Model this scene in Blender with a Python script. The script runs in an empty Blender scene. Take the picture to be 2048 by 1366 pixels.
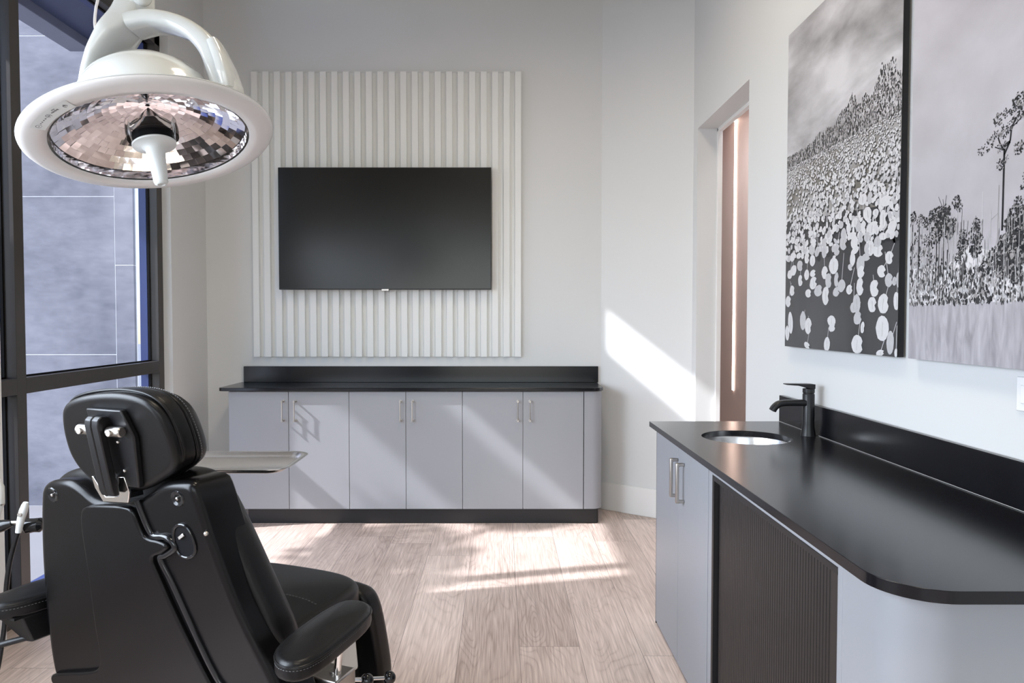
import bpy, bmesh, math, random
from mathutils import Vector, Matrix
S = bpy.context.scene
COL = S.collection
PI = math.pi
rnd = random.Random(7)

# ------------------------------------------------------------------ camera, sky, sun, exposure
cam = bpy.data.cameras.new('camera'); cam_o = bpy.data.objects.new('camera', cam); COL.objects.link(cam_o)
cam_o.location = (0, 0, 1.38); cam_o.rotation_euler = (math.radians(90 - 1.86), 0, 0)
cam.sensor_fit = 'HORIZONTAL'; cam.sensor_width = 36; cam.lens = 1445 / 2048 * 36; cam.shift_x = 22 / 2048
cam.clip_start = .05; cam.clip_end = 200
S.camera = cam_o
S.view_settings.view_transform = 'Standard'; S.view_settings.look = 'None'; S.view_settings.gamma = 1
S.view_settings.use_curve_mapping = False; S.view_settings.exposure = 0.48

SUN = Vector((1, .25, -.88)).normalized()
w = bpy.data.worlds.new('sky'); S.world = w; w.use_nodes = True
wn = w.node_tree.nodes; bg = wn['Background']
sky = wn.new('ShaderNodeTexSky'); sky.sky_type = 'NISHITA'; sky.sun_disc = False
sky.sun_elevation = math.asin(-SUN.z); sky.sun_rotation = math.atan2(-SUN.x, -SUN.y)
w.node_tree.links.new(sky.outputs[0], bg.inputs[0]); bg.inputs[1].default_value = .34
sl = bpy.data.lights.new('sun', 'SUN'); so = bpy.data.objects.new('sun', sl); COL.objects.link(so)
sl.energy = 6.2; sl.angle = math.radians(.9); sl.color = (1, .96, .91)
so.rotation_euler = SUN.to_track_quat('-Z', 'Y').to_euler(); so.location = (-6, 2, 6)

def area(name, loc, rot, sx, sy, power, color, spread=180):
    l = bpy.data.lights.new(name, 'AREA'); l.shape = 'RECTANGLE'; l.size = sx; l.size_y = sy
    l.energy = power; l.color = color; l.spread = math.radians(spread)
    o = bpy.data.objects.new(name, l); COL.objects.link(o); o.location = loc; o.rotation_euler = rot
    return o
# fill light added behind the camera, at an assumed rear opening
area('rear_fill_light', (-.3, -2.95, 1.5), Vector((0, 1, -.42)).to_track_quat('-Z', 'Y').to_euler(), 3.2, 2.2, 17, (.93, .96, 1), 115)
# fill light added on the left wall out of view, before an invented window
area('side_fill_light', (-2.10, 1.6, 1.35), Vector((1, .48, -.52)).to_track_quat('-Z', 'Y').to_euler(), 2.0, 1.9, 72, (.76, .86, 1), 115)
# unseen fill light added to brighten the corridor beyond the doorway
area('corridor_fill_light', (1.75, 5.6, 3.38), (0, 0, 0), .4, 3., 42, (1, .95, .92))

# ------------------------------------------------------------------ materials
def new_mat(name):
    m = bpy.data.materials.new(name); m.use_nodes = True
    nt = m.node_tree; return m, nt, nt.nodes['Principled BSDF']
def mat(name, col, rough=.5, metal=0., spec=.5, var=.06, scale=8., bump=0., bscale=60., coat=0., stretch=None):
    m, nt, b = new_mat(name); n = nt.nodes; L = nt.links
    tc = n.new('ShaderNodeTexCoord'); nz = n.new('ShaderNodeTexNoise'); nz.inputs['Scale'].default_value = scale
    nz.inputs['Detail'].default_value = 4
    src = tc.outputs['Object']
    if stretch:
        mp = n.new('ShaderNodeMapping'); mp.inputs['Scale'].default_value = stretch; L.new(src, mp.inputs[0]); src = mp.outputs[0]
    L.new(src, nz.inputs['Vector'])
    mx = n.new('ShaderNodeMix'); mx.data_type = 'RGBA'
    mx.inputs[6].default_value = tuple(c * (1 - var) for c in col) + (1,)
    mx.inputs[7].default_value = tuple(min(1, c * (1 + var)) for c in col) + (1,)
    L.new(nz.outputs['Fac'], mx.inputs[0]); L.new(mx.outputs[2], b.inputs['Base Color'])
    b.inputs['Roughness'].default_value = rough; b.inputs['Metallic'].default_value = metal
    b.inputs['Specular IOR Level'].default_value = spec; b.inputs['Coat Weight'].default_value = coat
    if bump:
        n2 = n.new('ShaderNodeTexNoise'); n2.inputs['Scale'].default_value = bscale; n2.inputs['Detail'].default_value = 5
        L.new(src, n2.inputs['Vector'])
        bp = n.new('ShaderNodeBump'); bp.inputs['Strength'].default_value = bump; bp.inputs['Distance'].default_value = .002
        L.new(n2.outputs['Fac'], bp.inputs['Height']); L.new(bp.outputs[0], b.inputs['Normal'])
    return m
def emit(name, col, st):
    m, nt, b = new_mat(name); b.inputs['Base Color'].default_value = (*col, 1)
    b.inputs['Emission Color'].default_value = (*col, 1); b.inputs['Emission Strength'].default_value = st
    return m
def glass(name, tint, gl=.06, rough=0.):
    m, nt, b = new_mat(name); n = nt.nodes; L = nt.links; n.remove(b)
    t = n.new('ShaderNodeBsdfTransparent'); t.inputs[0].default_value = (*tint, 1)
    g = n.new('ShaderNodeBsdfGlossy'); g.inputs['Roughness'].default_value = rough
    f = n.new('ShaderNodeLayerWeight'); f.inputs['Blend'].default_value = gl
    mx = n.new('ShaderNodeMixShader'); L.new(f.outputs['Fresnel'], mx.inputs[0])
    L.new(t.outputs[0], mx.inputs[1]); L.new(g.outputs[0], mx.inputs[2]); L.new(mx.outputs[0], n['Material Output'].inputs[0])
    return m
def wood_floor():
    m, nt, b = new_mat('oak_planks'); n = nt.nodes; L = nt.links
    def M(op, a, bb=None, c=None):
        k = n.new('ShaderNodeMath'); k.operation = op
        for i, v in enumerate((a, bb, c)):
            if v is None: continue
            if isinstance(v, (int, float)): k.inputs[i].default_value = v
            else: L.new(v, k.inputs[i])
        return k.outputs[0]
    def C(x, y, z=0.):
        k = n.new('ShaderNodeCombineXYZ')
        for i, v in enumerate((x, y, z)):
            if isinstance(v, (int, float)): k.inputs[i].default_value = v
            else: L.new(v, k.inputs[i])
        return k.outputs[0]
    tc = n.new('ShaderNodeTexCoord'); sp = n.new('ShaderNodeSeparateXYZ'); L.new(tc.outputs['Object'], sp.inputs[0])
    x, y = sp.outputs[0], sp.outputs[1]
    px = M('DIVIDE', M('SUBTRACT', x, .077), .252); ix = M('FLOOR', px); fx = M('SUBTRACT', px, ix)
    wn1 = n.new('ShaderNodeTexWhiteNoise'); wn1.noise_dimensions = '1D'; L.new(ix, wn1.inputs['W'])
    py = M('DIVIDE', M('ADD', y, M('MULTIPLY', wn1.outputs[0], 5.3)), 1.52); iy = M('FLOOR', py); fy = M('SUBTRACT', py, iy)
    wn2 = n.new('ShaderNodeTexWhiteNoise'); wn2.noise_dimensions = '2D'; L.new(C(ix, iy), wn2.inputs['Vector'])
    r = wn2.outputs['Value']
    # cathedral grain: contour lines of a stretched noise, shifted per plank
    v1 = C(M('MULTIPLY', fx, .85), M('MULTIPLY', y, .62), M('MULTIPLY', r, 40))
    nz = n.new('ShaderNodeTexNoise'); nz.inputs['Scale'].default_value = 1.7; nz.inputs['Detail'].default_value = 1.2
    nz.inputs['Distortion'].default_value = .45; L.new(v1, nz.inputs['Vector'])
    fr = M('FRACT', M('MULTIPLY', nz.outputs['Fac'], 19))
    ring = M('POWER', M('ABSOLUTE', M('SUBTRACT', M('MULTIPLY', fr, 2), 1)), 4.)
    v2 = C(M('MULTIPLY', x, 150), M('MULTIPLY', y, 4.5), M('MULTIPLY', r, 9))
    n2 = n.new('ShaderNodeTexNoise'); n2.inputs['Scale'].default_value = 1.; n2.inputs['Detail'].default_value = 5; L.new(v2, n2.inputs['Vector'])
    v3 = C(M('MULTIPLY', x, 3.2), M('MULTIPLY', y, 1.1), M('MULTIPLY', r, 21))
    n3 = n.new('ShaderNodeTexNoise'); n3.inputs['Scale'].default_value = 1.; n3.inputs['Detail'].default_value = 3; L.new(v3, n3.inputs['Vector'])
    val = M('ADD', M('ADD', M('MULTIPLY', M('MULTIPLY', ring, M('MULTIPLY', n3.outputs['Fac'], n3.outputs['Fac'])), .40), M('MULTIPLY', n2.outputs['Fac'], .78)), M('ADD', M('MULTIPLY', n3.outputs['Fac'], .45), M('MULTIPLY', r, .2)))
    cr = n.new('ShaderNodeValToRGB'); L.new(val, cr.inputs[0])
    cr.color_ramp.elements[0].position = .46; cr.color_ramp.elements[0].color = (.80, .665, .595, 1)
    cr.color_ramp.elements[1].position = 1.18; cr.color_ramp.elements[1].color = (.36, .275, .235, 1)
    dx = M('MULTIPLY', M('MINIMUM', fx, M('SUBTRACT', 1., fx)), .252); dy = M('MULTIPLY', M('MINIMUM', fy, M('SUBTRACT', 1., fy)), 1.52)
    seam = M('LESS_THAN', M('MINIMUM', dx, dy), .0011)
    mx = n.new('ShaderNodeMix'); mx.data_type = 'RGBA'; L.new(M('MULTIPLY', seam, .75), mx.inputs[0]); L.new(cr.outputs[0], mx.inputs[6])
    mx.inputs[7].default_value = (.1, .075, .065, 1); L.new(mx.outputs[2], b.inputs['Base Color'])
    b.inputs['Roughness'].default_value = .42
    bp = n.new('ShaderNodeBump'); bp.inputs['Strength'].default_value = .12; bp.inputs['Distance'].default_value = .001
    L.new(n2.outputs['Fac'], bp.inputs['Height']); L.new(bp.outputs[0], b.inputs['Normal'])
    return m
def cloud_mat(name, dark, light, stops, sc, rot=0., dist=.6):
    m, nt, b = new_mat(name); n = nt.nodes; L = nt.links
    tc = n.new('ShaderNodeTexCoord'); mp = n.new('ShaderNodeMapping'); mp.inputs['Scale'].default_value = sc
    mp.inputs['Rotation'].default_value = (rot, 0, 0); L.new(tc.outputs['Object'], mp.inputs[0])
    nz = n.new('ShaderNodeTexNoise'); nz.inputs['Scale'].default_value = 1; nz.inputs['Detail'].default_value = 6
    nz.inputs['Distortion'].default_value = dist; nz.inputs['Roughness'].default_value = .52; L.new(mp.outputs[0], nz.inputs['Vector'])
    cr = n.new('ShaderNodeValToRGB'); L.new(nz.outputs['Fac'], cr.inputs[0])
    cr.color_ramp.elements[0].position = stops[0]; cr.color_ramp.elements[0].color = (*dark, 1)
    cr.color_ramp.elements[1].position = stops[1]; cr.color_ramp.elements[1].color = (*light, 1)
    L.new(cr.outputs[0], b.inputs['Base Color']); b.inputs['Roughness'].default_value = .28
    return m

PAINT = mat('wall_paint', (.69, .70, .70), .75, var=.012, scale=2, bump=.05, bscale=300, spec=.3)
WHITE = mat('white_trim_paint', (.80, .80, .79), .5, var=.01, scale=3)
SLAT = mat('white_slat_paint', (.80, .81, .80), .55, var=.01, scale=3)
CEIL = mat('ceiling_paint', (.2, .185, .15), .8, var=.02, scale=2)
FLOOR = wood_floor()
CABINET = mat('grey_cabinet_laminate', (.30, .308, .33), .42, var=.015, scale=3, spec=.4)
STONE_TOP = mat('black_honed_stone', (.0055, .0055, .0075), .2, var=.35, scale=14, bump=.03, bscale=220, spec=.42)
PLINTH = mat('black_plinth', (.008, .0075, .0085), .45, var=.2, scale=10)
NICKEL = mat('brushed_nickel', (.50, .47, .44), .3, 1., var=.08, scale=30, stretch=(1, 1, .1))
STEEL = mat('brushed_steel', (.80, .775, .75), .26, 1., var=.1, scale=30, stretch=(8, 1, 1))
CHROME = mat('polished_metal', (.80, .78, .76), .1, 1., var=.03)
FRAME = mat('dark_bronze_aluminium', (.040, .036, .034), .42, var=.12, scale=20, spec=.5)
FRAME_OUT = mat('frame_sky_reflection', (.028, .045, .15), .4, var=.1, scale=6)  # sky reflection on the bronze outer frame, painted in as blue
GASKET = mat('black_gasket', (.004, .004, .005), .55, spec=.12)
PANE = glass('window_glass', (.93, .95, 1.), .04)
COVER = glass('lamp_cover_glass', (.97, .96, .97), .05)
TUBE_GLASS = glass('clear_glass_tube', (.93, .92, .92), .25)
LEATHER = mat('black_vinyl_upholstery', (.0042, .004, .0042), .36, var=.25, scale=25, bump=.12, bscale=420, spec=.28)
SHELLM = mat('black_moulded_plastic', (.004, .0037, .004), .25, var=.2, scale=16, bump=.06, bscale=500, spec=.24)
GLOSSB = mat('gloss_black_plastic', (.008, .008, .009), .12, var=.1)
THREAD = mat('grey_stitching', (.10, .10, .10), .7)
MATTB = mat('matte_black_metal', (.006, .006, .007), .38, var=.1, spec=.4)
LAMPW = mat('white_lamp_enamel', (.58, .595, .585), .14, var=.01, coat=.5)
LAMPG = mat('pale_lamp_rim', (.66, .645, .635), .3, var=.02)
SILICONE = mat('frosted_white_silicone', (.62, .64, .63), .4, var=.03)
MIRROR = mat('mirror_facet', (.90, .885, .90), .05, 1., var=.05, scale=40)
PRINTINK = mat('dark_grey_print', (.07, .07, .075), .5)
SCREEN = mat('tv_screen', (.003, .0032, .0035), .24, var=.1, spec=.5)
TVBODY = mat('tv_bezel', (.01, .01, .011), .35)
SWITCHM = mat('white_switch_plastic', (.85, .85, .85), .35, var=.01)
PINK = mat('corridor_pink_glow', (.53, .475, .465), .6, var=.02, scale=3)  # pink glow of the light strip painted into the corridor surfaces
LEDM = emit('light_strip_diffuser', (1., .74, .62), 9.)
NAVY = mat('navy_canopy_metal', (.045, .055, .11), .4, var=.25, scale=3)
CONC = mat('pale_paving', (.2, .2, .21), .8, var=.08, scale=3)
TAMB = mat('dark_brown_tambour', (.013, .0108, .0108), .4, var=.15, scale=10)
SILVERW = mat('satin_white_metal', (.62, .62, .60), .35, .0, var=.05)
WPLASTIC = mat('white_cover_plastic', (.60, .59, .57), .4, var=.02)
CORD = mat('white_cord', (.75, .74, .76), .6)
CAULK = mat('pale_caulk', (.5, .5, .5), .6)
def stone_wall_mat():
    m, nt, b = new_mat('large_stone_tile'); n = nt.nodes; L = nt.links
    tc = n.new('ShaderNodeTexCoord')
    def nz(sc, st, det):
        mp = n.new('ShaderNodeMapping'); mp.inputs['Scale'].default_value = st; L.new(tc.outputs['Object'], mp.inputs[0])
        k = n.new('ShaderNodeTexNoise'); k.inputs['Scale'].default_value = sc; k.inputs['Detail'].default_value = det; L.new(mp.outputs[0], k.inputs['Vector']); return k.outputs['Fac']
    a = nz(1.6, (1, 1, 1), 4); f = nz(9, (1, 1, 2.2), 7)
    ad = n.new('ShaderNodeMath'); ad.operation = 'MULTIPLY_ADD'; L.new(f, ad.inputs[0]); ad.inputs[1].default_value = .45; L.new(a, ad.inputs[2])
    cr = n.new('ShaderNodeValToRGB'); L.new(ad.outputs[0], cr.inputs[0])
    cr.color_ramp.elements[0].position = .5; cr.color_ramp.elements[0].color = (.125, .13, .16, 1)
    cr.color_ramp.elements[1].position = 1.; cr.color_ramp.elements[1].color = (.285, .285, .32, 1)
    L.new(cr.outputs[0], b.inputs['Base Color']); b.inputs['Roughness'].default_value = .6
    bp = n.new('ShaderNodeBump'); bp.inputs['Strength'].default_value = .16; bp.inputs['Distance'].default_value = .01
    L.new(f, bp.inputs['Height']); L.new(bp.outputs[0], b.inputs['Normal'])
    return m
STONE = stone_wall_mat()

# ------------------------------------------------------------------ mesh helpers
def smooth_loop(pts, it=3):
    P = [Vector(p) for p in pts]
    for _ in range(it):
        Q = []
        for i in range(len(P)):
            a, b = P[i], P[(i + 1) % len(P)]
            Q += [a * .75 + b * .25, a * .25 + b * .75]
        P = Q
    return P
def resample(P, n):
    L = [0]
    for i in range(len(P)): L.append(L[-1] + (P[(i + 1) % len(P)] - P[i]).length)
    T = L[-1]; out = []; j = 0
    for k in range(n):
        t = T * k / n
        while L[j + 1] < t: j += 1
        s = (t - L[j]) / max(1e-9, L[j + 1] - L[j]); out.append(P[j].lerp(P[(j + 1) % len(P)], s))
    return out
def area2(P): return sum(P[i].x * P[(i + 1) % len(P)].y - P[(i + 1) % len(P)].x * P[i].y for i in range(len(P))) / 2
def inset(P, d):
    sgn = 1 if area2(P) > 0 else -1; out = []; N = len(P)
    for i in range(N):
        t = (P[(i + 1) % N] - P[i - 1]).normalized(); nn = Vector((-t.y, t.x)) * sgn
        out.append(P[i] + nn * d)
    return out
def catmull(pts, n=8, closed=False):
    P = [Vector(p) for p in pts]; out = []; N = len(P)
    for i in range(N if closed else N - 1):
        p0 = P[i - 1] if (closed or i > 0) else P[0]; p1 = P[i]; p2 = P[(i + 1) % N]; p3 = P[(i + 2) % N] if (closed or i + 2 < N) else P[-1]
        for k in range(n):
            t = k / n
            out.append(.5 * ((2 * p1) + (p2 - p0) * t + (2 * p0 - 5 * p1 + 4 * p2 - p3) * t * t + (3 * p1 - p0 - 3 * p2 + p3) * t ** 3))
    if not closed: out.append(P[-1])
    return out
class MB:
    def __init__(s): s.bm = bmesh.new()
    def box(s, a, b, mi=0):
        x0, y0, z0 = [min(a[i], b[i]) for i in range(3)]; x1, y1, z1 = [max(a[i], b[i]) for i in range(3)]
        v = [s.bm.verts.new(p) for p in ((x0, y0, z0), (x1, y0, z0), (x1, y1, z0), (x0, y1, z0), (x0, y0, z1), (x1, y0, z1), (x1, y1, z1), (x0, y1, z1))]
        for f in ((0, 3, 2, 1), (4, 5, 6, 7), (0, 1, 5, 4), (1, 2, 6, 5), (2, 3, 7, 6), (3, 0, 4, 7)):
            s.bm.faces.new([v[i] for i in f]).material_index = mi
        return s
    def rings(s, R, cap0=True, cap1=True, closed=True):
        V = [[s.bm.verts.new(p) for p in r] for r in R]; N = len(R[0])
        for a, b in zip(V, V[1:]):
            for i in range(N if closed else N - 1):
                j = (i + 1) % N; s.bm.faces.new((a[i], a[j], b[j], b[i]))
        for on_, loop in ((cap0, V[0][::-1]), (cap1, V[-1])):
            if not on_: continue
            if N < 40: s.bm.faces.new(loop); continue
            es = [s.bm.edges.get((loop[i], loop[(i + 1) % N])) or s.bm.edges.new((loop[i], loop[(i + 1) % N])) for i in range(N)]
            bmesh.ops.triangle_fill(s.bm, edges=es, use_beauty=True)
        return s
    def tube(s, path, r, n=12, cap=True):
        P = [Vector(p) for p in path]; rr = r if hasattr(r, '__len__') else [r] * len(P)
        R = []; up = None
        for i, p in enumerate(P):
            t = (P[min(i + 1, len(P) - 1)] - P[max(i - 1, 0)]).normalized()
            if up is None: up = t.orthogonal().normalized()
            else: up = (up - t * up.dot(t)).normalized()
            q = t.cross(up)
            R.append([p + (up * math.cos(a) + q * math.sin(a)) * rr[i] for a in [2 * PI * k / n for k in range(n)]])
        return s.rings(R, cap, cap)
    def lathe(s, prof, M=None, n=48, cap0=False, cap1=False):
        M = M or Matrix()
        R = [[M @ Vector((r * math.cos(2 * PI * k / n), r * math.sin(2 * PI * k / n), z)) for k in range(n)] for r, z in prof]
        return s.rings(R, cap0, cap1)
    def prism(s, poly, f, w0, w1):
        return s.rings([[f(p[0], p[1], w0) for p in poly], [f(p[0], p[1], w1) for p in poly]])
    def pillow(s, outline, f, w0, w1, r0=.01, r1=.01, n=96, it=3, bulge=0., steps=6):
        P = resample(smooth_loop([Vector((p[0], p[1])) for p in outline], it), n)
        c = sum(P, Vector((0, 0))) / len(P); sg = 1 if w1 > w0 else -1; R = []
        def ring(Q, ww): R.append([f(q.x, q.y, ww) for q in Q])
        if r0 > .003: ring(inset(P, r0 + .0012), w0)
        ring(inset(P, r0), w0)
        for k in range(1, steps + 1):
            a = k / steps * PI / 2; ring(inset(P, r0 * (1 - math.sin(a))), w0 + sg * r0 * (1 - math.cos(a)))
        for k in range(0, steps + 1):
            a = k / steps * PI / 2; ring(inset(P, r1 * (1 - math.cos(a))), w1 - sg * r1 * (1 - math.sin(a)))
        if not bulge and r1 > .003: ring(inset(P, r1 + .0012), w1)
        if bulge:
            base = inset(P, r1)
            for k in range(1, 7):
                t = k / 7; ring([b.lerp(c, t) for b in base], w1 + sg * bulge * math.sin(t * PI / 2))
        return s.rings(R)
    def sphere(s, c, r, n=16):
        prof = [(max(1e-4, r * math.sin(PI * k / n)), -r * math.cos(PI * k / n)) for k in range(n + 1)]
        return s.lathe(prof, Matrix.Translation(c), 2 * n)
    def build(s, name, m, parent=None, bevel=0., ang=35, seg=2, flat=False):
        bmesh.ops.remove_doubles(s.bm, verts=s.bm.verts, dist=1e-6)
        bmesh.ops.recalc_face_normals(s.bm, faces=s.bm.faces)
        me = bpy.data.meshes.new(name); s.bm.to_mesh(me); s.bm.free()
        o = bpy.data.objects.new(name, me); COL.objects.link(o)
        for k in (m if isinstance(m, (list, tuple)) else [m]): me.materials.append(k)
        if not flat:
            me.shade_smooth(); me.set_sharp_from_angle(angle=math.radians(ang))
        if bevel:
            md = o.modifiers.new('bevel', 'BEVEL'); md.width = bevel; md.segments = seg; md.limit_method = 'ANGLE'; md.angle_limit = math.radians(40)
        if parent: o.parent = parent
        return o
def tag(o, label, cat, group=None):
    o['label'] = label; o['category'] = cat
    if group: o['group'] = group
    return o
def thing(name, label, cat, loc=(0, 0, 0), rz=0, group=None):
    o = bpy.data.objects.new(name, None); COL.objects.link(o); o.location = loc; o.rotation_euler = (0, 0, rz); o.empty_display_size = .1
    return tag(o, label, cat, group)
def struct(o): o['kind'] = 'structure'; return o
def copy_tree(o, parent=None):
    c = o.copy(); COL.objects.link(c); c.parent = parent
    for ch in list(o.children): copy_tree(ch, c)
    return c
def xyz(u, v, ww): return Vector((u, v, ww))
def cylM(p, d):  # matrix with z along d at p
    return Matrix.Translation(p) @ Vector(d).to_track_quat('Z', 'Y').to_matrix().to_4x4()

# ------------------------------------------------------------------ room shell
XR, XL, XG, YB, ZC = 1.272, -2.115, -2.17, 5.2, 4.2
struct(MB().box((-2.30, -3.1, -.06), (XR + .14, 5.35, 0)).build('floor', FLOOR, flat=True))
struct(MB().box((-2.30, -3.1, ZC), (XR + .14, 5.35, ZC + .1)).build('ceiling', CEIL, flat=True))
struct(MB().box((-2.30, YB, 0), (.72, YB + .15, ZC)).build('wall_back', PAINT, flat=True))
struct(MB().prism([(.72, 5.2), (XR, 4.81), (XR + .14, 4.93), (.72, 5.35)], xyz, 0, ZC).build('wall_diagonal', PAINT, flat=True))
DY0, DY1, DZ = 3.742, 4.711, 2.603
b = MB()
b.box((XR, -3, 0), (XR + .14, DY0, ZC)); b.box((XR, DY1, 0), (XR + .14, 4.86, ZC)); b.box((XR, DY0, DZ), (XR + .14, DY1, ZC))
struct(b.build('wall_right', PAINT, flat=True))
# left wall: near part with an added unseen window opening, pier by the back corner, and the band over the glazing with its high clerestory opening
WY0, WY1, WZ = 3.05, 4.65, 3.19
CY0, CY1, CZ0, CZ1 = 3.2, 4.45, 3.67, 4.12
b = MB()
b.box((-2.30, -3, 0), (XL, .3, ZC)); b.box((-2.30, 2.6, 0), (XL, WY0, ZC)); b.box((-2.30, .3, 0), (XL, 2.6, .25)); b.box((-2.30, .3, 3.0), (XL, 2.6, ZC)); b.box((-2.30, WY1, 0), (XL, YB, ZC))
b.box((-2.30, WY0, WZ), (XL, WY1, CZ0)); b.box((-2.30, WY0, CZ1), (XL, WY1, ZC))
b.box((-2.30, WY0, CZ0), (XL, CY0, CZ1)); b.box((-2.30, CY1, CZ0), (XL, WY1, CZ1))
struct(b.build('wall_left', PAINT, flat=True))
# unseen rear wall with a wide opening added for light
b = MB()
b.box((-2.30, -3.1, 0), (-1.95, -3, ZC)); b.box((1.3, -3.1, 0), (XR + .14, -3, ZC)); b.box((-1.95, -3.1, 0), (1.3, -3, .4)); b.box((-1.95, -3.1, 2.8), (1.3, -3, ZC))
struct(b.build('wall_rear', PAINT, flat=True))
# baseboard on the diagonal wall
d = Vector((XR - .72, 4.81 - 5.2)).normalized(); nrm = Vector((d.y, -d.x))
if nrm.y > 0: nrm = -nrm
p0 = Vector((.72, 5.2)); p1 = Vector((XR, 4.81))
struct(MB().prism([p0, p1, p1 + nrm * .016, p0 + nrm * .016], xyz, 0, .197).build('baseboard_diagonal', WHITE, bevel=.003))
struct(MB().box((XR - .016, 3.26, 0), (XR, DY0, .197)).build('baseboard_right', WHITE, bevel=.003))
struct(MB().box((XL, WY1, 0), (XL + .016, YB, .197)).build('baseboard_left', WHITE, bevel=.003))
# inner stop of the door opening
struct(MB().box((XR + .125, DY1 - .022, 0), (XR + .155, DY1, DZ)).box((XR + .125, DY0, DZ - .022), (XR + .155, DY1, DZ)).build('trim_1', WHITE, bevel=.002))
# corridor beyond the opening
CX = 2.42
struct(MB().box((XR + .14, 2.5, -.06), (CX + .1, 9.2, 0)).build('floor_corridor', FLOOR, flat=True))
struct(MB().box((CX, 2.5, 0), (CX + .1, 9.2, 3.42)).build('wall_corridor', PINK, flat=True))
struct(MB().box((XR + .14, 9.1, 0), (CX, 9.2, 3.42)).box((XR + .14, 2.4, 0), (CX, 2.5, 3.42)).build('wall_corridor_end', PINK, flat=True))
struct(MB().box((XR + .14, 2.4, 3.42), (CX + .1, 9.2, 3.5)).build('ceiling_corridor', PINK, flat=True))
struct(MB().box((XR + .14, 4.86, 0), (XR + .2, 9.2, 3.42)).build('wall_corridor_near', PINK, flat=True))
t = thing('light_strip', 'thin glowing linear light strip running up pink-lit corridor wall and over its ceiling', 'light', (CX, 7.5, .63))
MB().box((-.012, -.015, 0), (-.001, .015, 2.78)).build('diffuser', LEDM, t)
MB().box((-.9, -.015, 2.772), (-.012, .015, 2.784)).build('diffuser', LEDM, t)

# ------------------------------------------------------------------ window wall
win = bpy.data.objects.new('window_1', None); COL.objects.link(win); struct(win)
XO, XP = -2.285, -2.235
def fr(name, y0, y1, z0, z1):
    return MB().box((XP - .004, y0, z0), (XG, y1, z1)).build(name, FRAME, win, bevel=.0015)
fr('jamb', WY0, WY0 + .05, 0, WZ); fr('jamb', 4.582, WY1, 0, WZ); fr('mullion', 3.232, 3.297, 0, WZ)
fr('head_rail', WY0, WY1, 3.10, WZ); fr('sill_rail', WY0, WY1, 0, .10)
fr('transom', WY0 + .05, 3.232, 1.035, 1.107); fr('transom', 3.297, 4.582, 1.035, 1.107)
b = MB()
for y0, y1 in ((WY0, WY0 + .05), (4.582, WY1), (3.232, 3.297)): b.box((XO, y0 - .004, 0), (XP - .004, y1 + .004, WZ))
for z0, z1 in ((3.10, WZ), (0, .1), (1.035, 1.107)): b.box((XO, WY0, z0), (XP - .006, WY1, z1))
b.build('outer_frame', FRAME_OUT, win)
b = MB()
for (y0, y1) in ((WY0 + .05, 3.232), (3.297, 4.582)):
    for (z0, z1) in ((.1, 1.035), (1.107, 3.10)):
        MB().box((XP - .003, y0, z0), (XP + .003, y1, z1)).build('pane', PANE, win)
        g = .008
        b.box((XP + .003, y0, z0), (XP + .015, y0 + g, z1)); b.box((XP + .003, y1 - g, z0), (XP + .015, y1, z1))
        b.box((XP + .003, y0, z0), (XP + .015, y1, z0 + g)); b.box((XP + .003, y0, z1 - g), (XP + .015, y1, z1))
b.build('gasket', GASKET, win)
win2 = bpy.data.objects.new('window_2', None); COL.objects.link(win2); struct(win2)
MB().box((XP - .003, CY0, CZ0), (XP + .003, CY1, CZ1)).build('pane', PANE, win2)

win_added = bpy.data.objects.new('added_window', None); COL.objects.link(win_added); struct(win_added)  # invented window with closed blind, added to go with the side fill light
b = MB(); b.box((-2.29, .3, .25), (-2.2, .37, 3.0)); b.box((-2.29, 2.53, .25), (-2.2, 2.6, 3.0)); b.box((-2.29, .3, .25), (-2.2, 2.6, .32)); b.box((-2.29, .3, 2.93), (-2.2, 2.6, 3.0))
b.build('added_window_frame', FRAME, win_added)
MB().box((-2.17, .31, .26), (-2.165, 2.59, 2.99)).build('added_blind', WHITE, win_added)

# ------------------------------------------------------------------ outside
struct(MB().box((-30, -12, -.12), (-2.3, 40, -.06)).build('floor_outside', CONC, flat=True))
b = MB(); yw = 5.5
seams_v = [-2.93, -2.93 - 1.2, -2.93 - 2.4, -6.6]
def tile(x0, x1, z0, z1): b.box((x0 + .0012, yw, z0 + .0016), (x1 - .0012, yw + .03, z1 - .0016))
zc = [-.06, 1.102, 2.30, 3.5, 4.7]
for i in range(3):
    for z0, z1 in zip(zc, zc[1:]): tile(seams_v[i + 1], seams_v[i], z0, z1)
zc = [-.06, .58, 1.782, 2.98, 4.2, 4.7]
for z0, z1 in zip(zc, zc[1:]): tile(-2.93, -2.786, z0, z1)
struct(b.build('wall_outside', STONE, bevel=.002))
struct(MB().box((-6.6, yw + .001, -.06), (-2.79, yw + .05, 4.7)).build('wall_outside_backing', WHITE, flat=True))
t = thing('tree', 'small leafy tree outside the window left of the frame', 'tree', (-4.75, 2.45, -.06))
MB().tube(catmull([(0, 0, 0), (.03, .02, 1.2), (-.02, .05, 2.2), (.02, .3, 3.2), (.0, .5, 3.6), (.0, 1.0, 4.1), (0, 1.35, 4.45)], 6), [.05] * 8 + [.04] * 8 + [.025] * 21, 10).build('trunk', mat('bark', (.12, .09, .07), .9, bump=.4), t)
b = MB()
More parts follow.
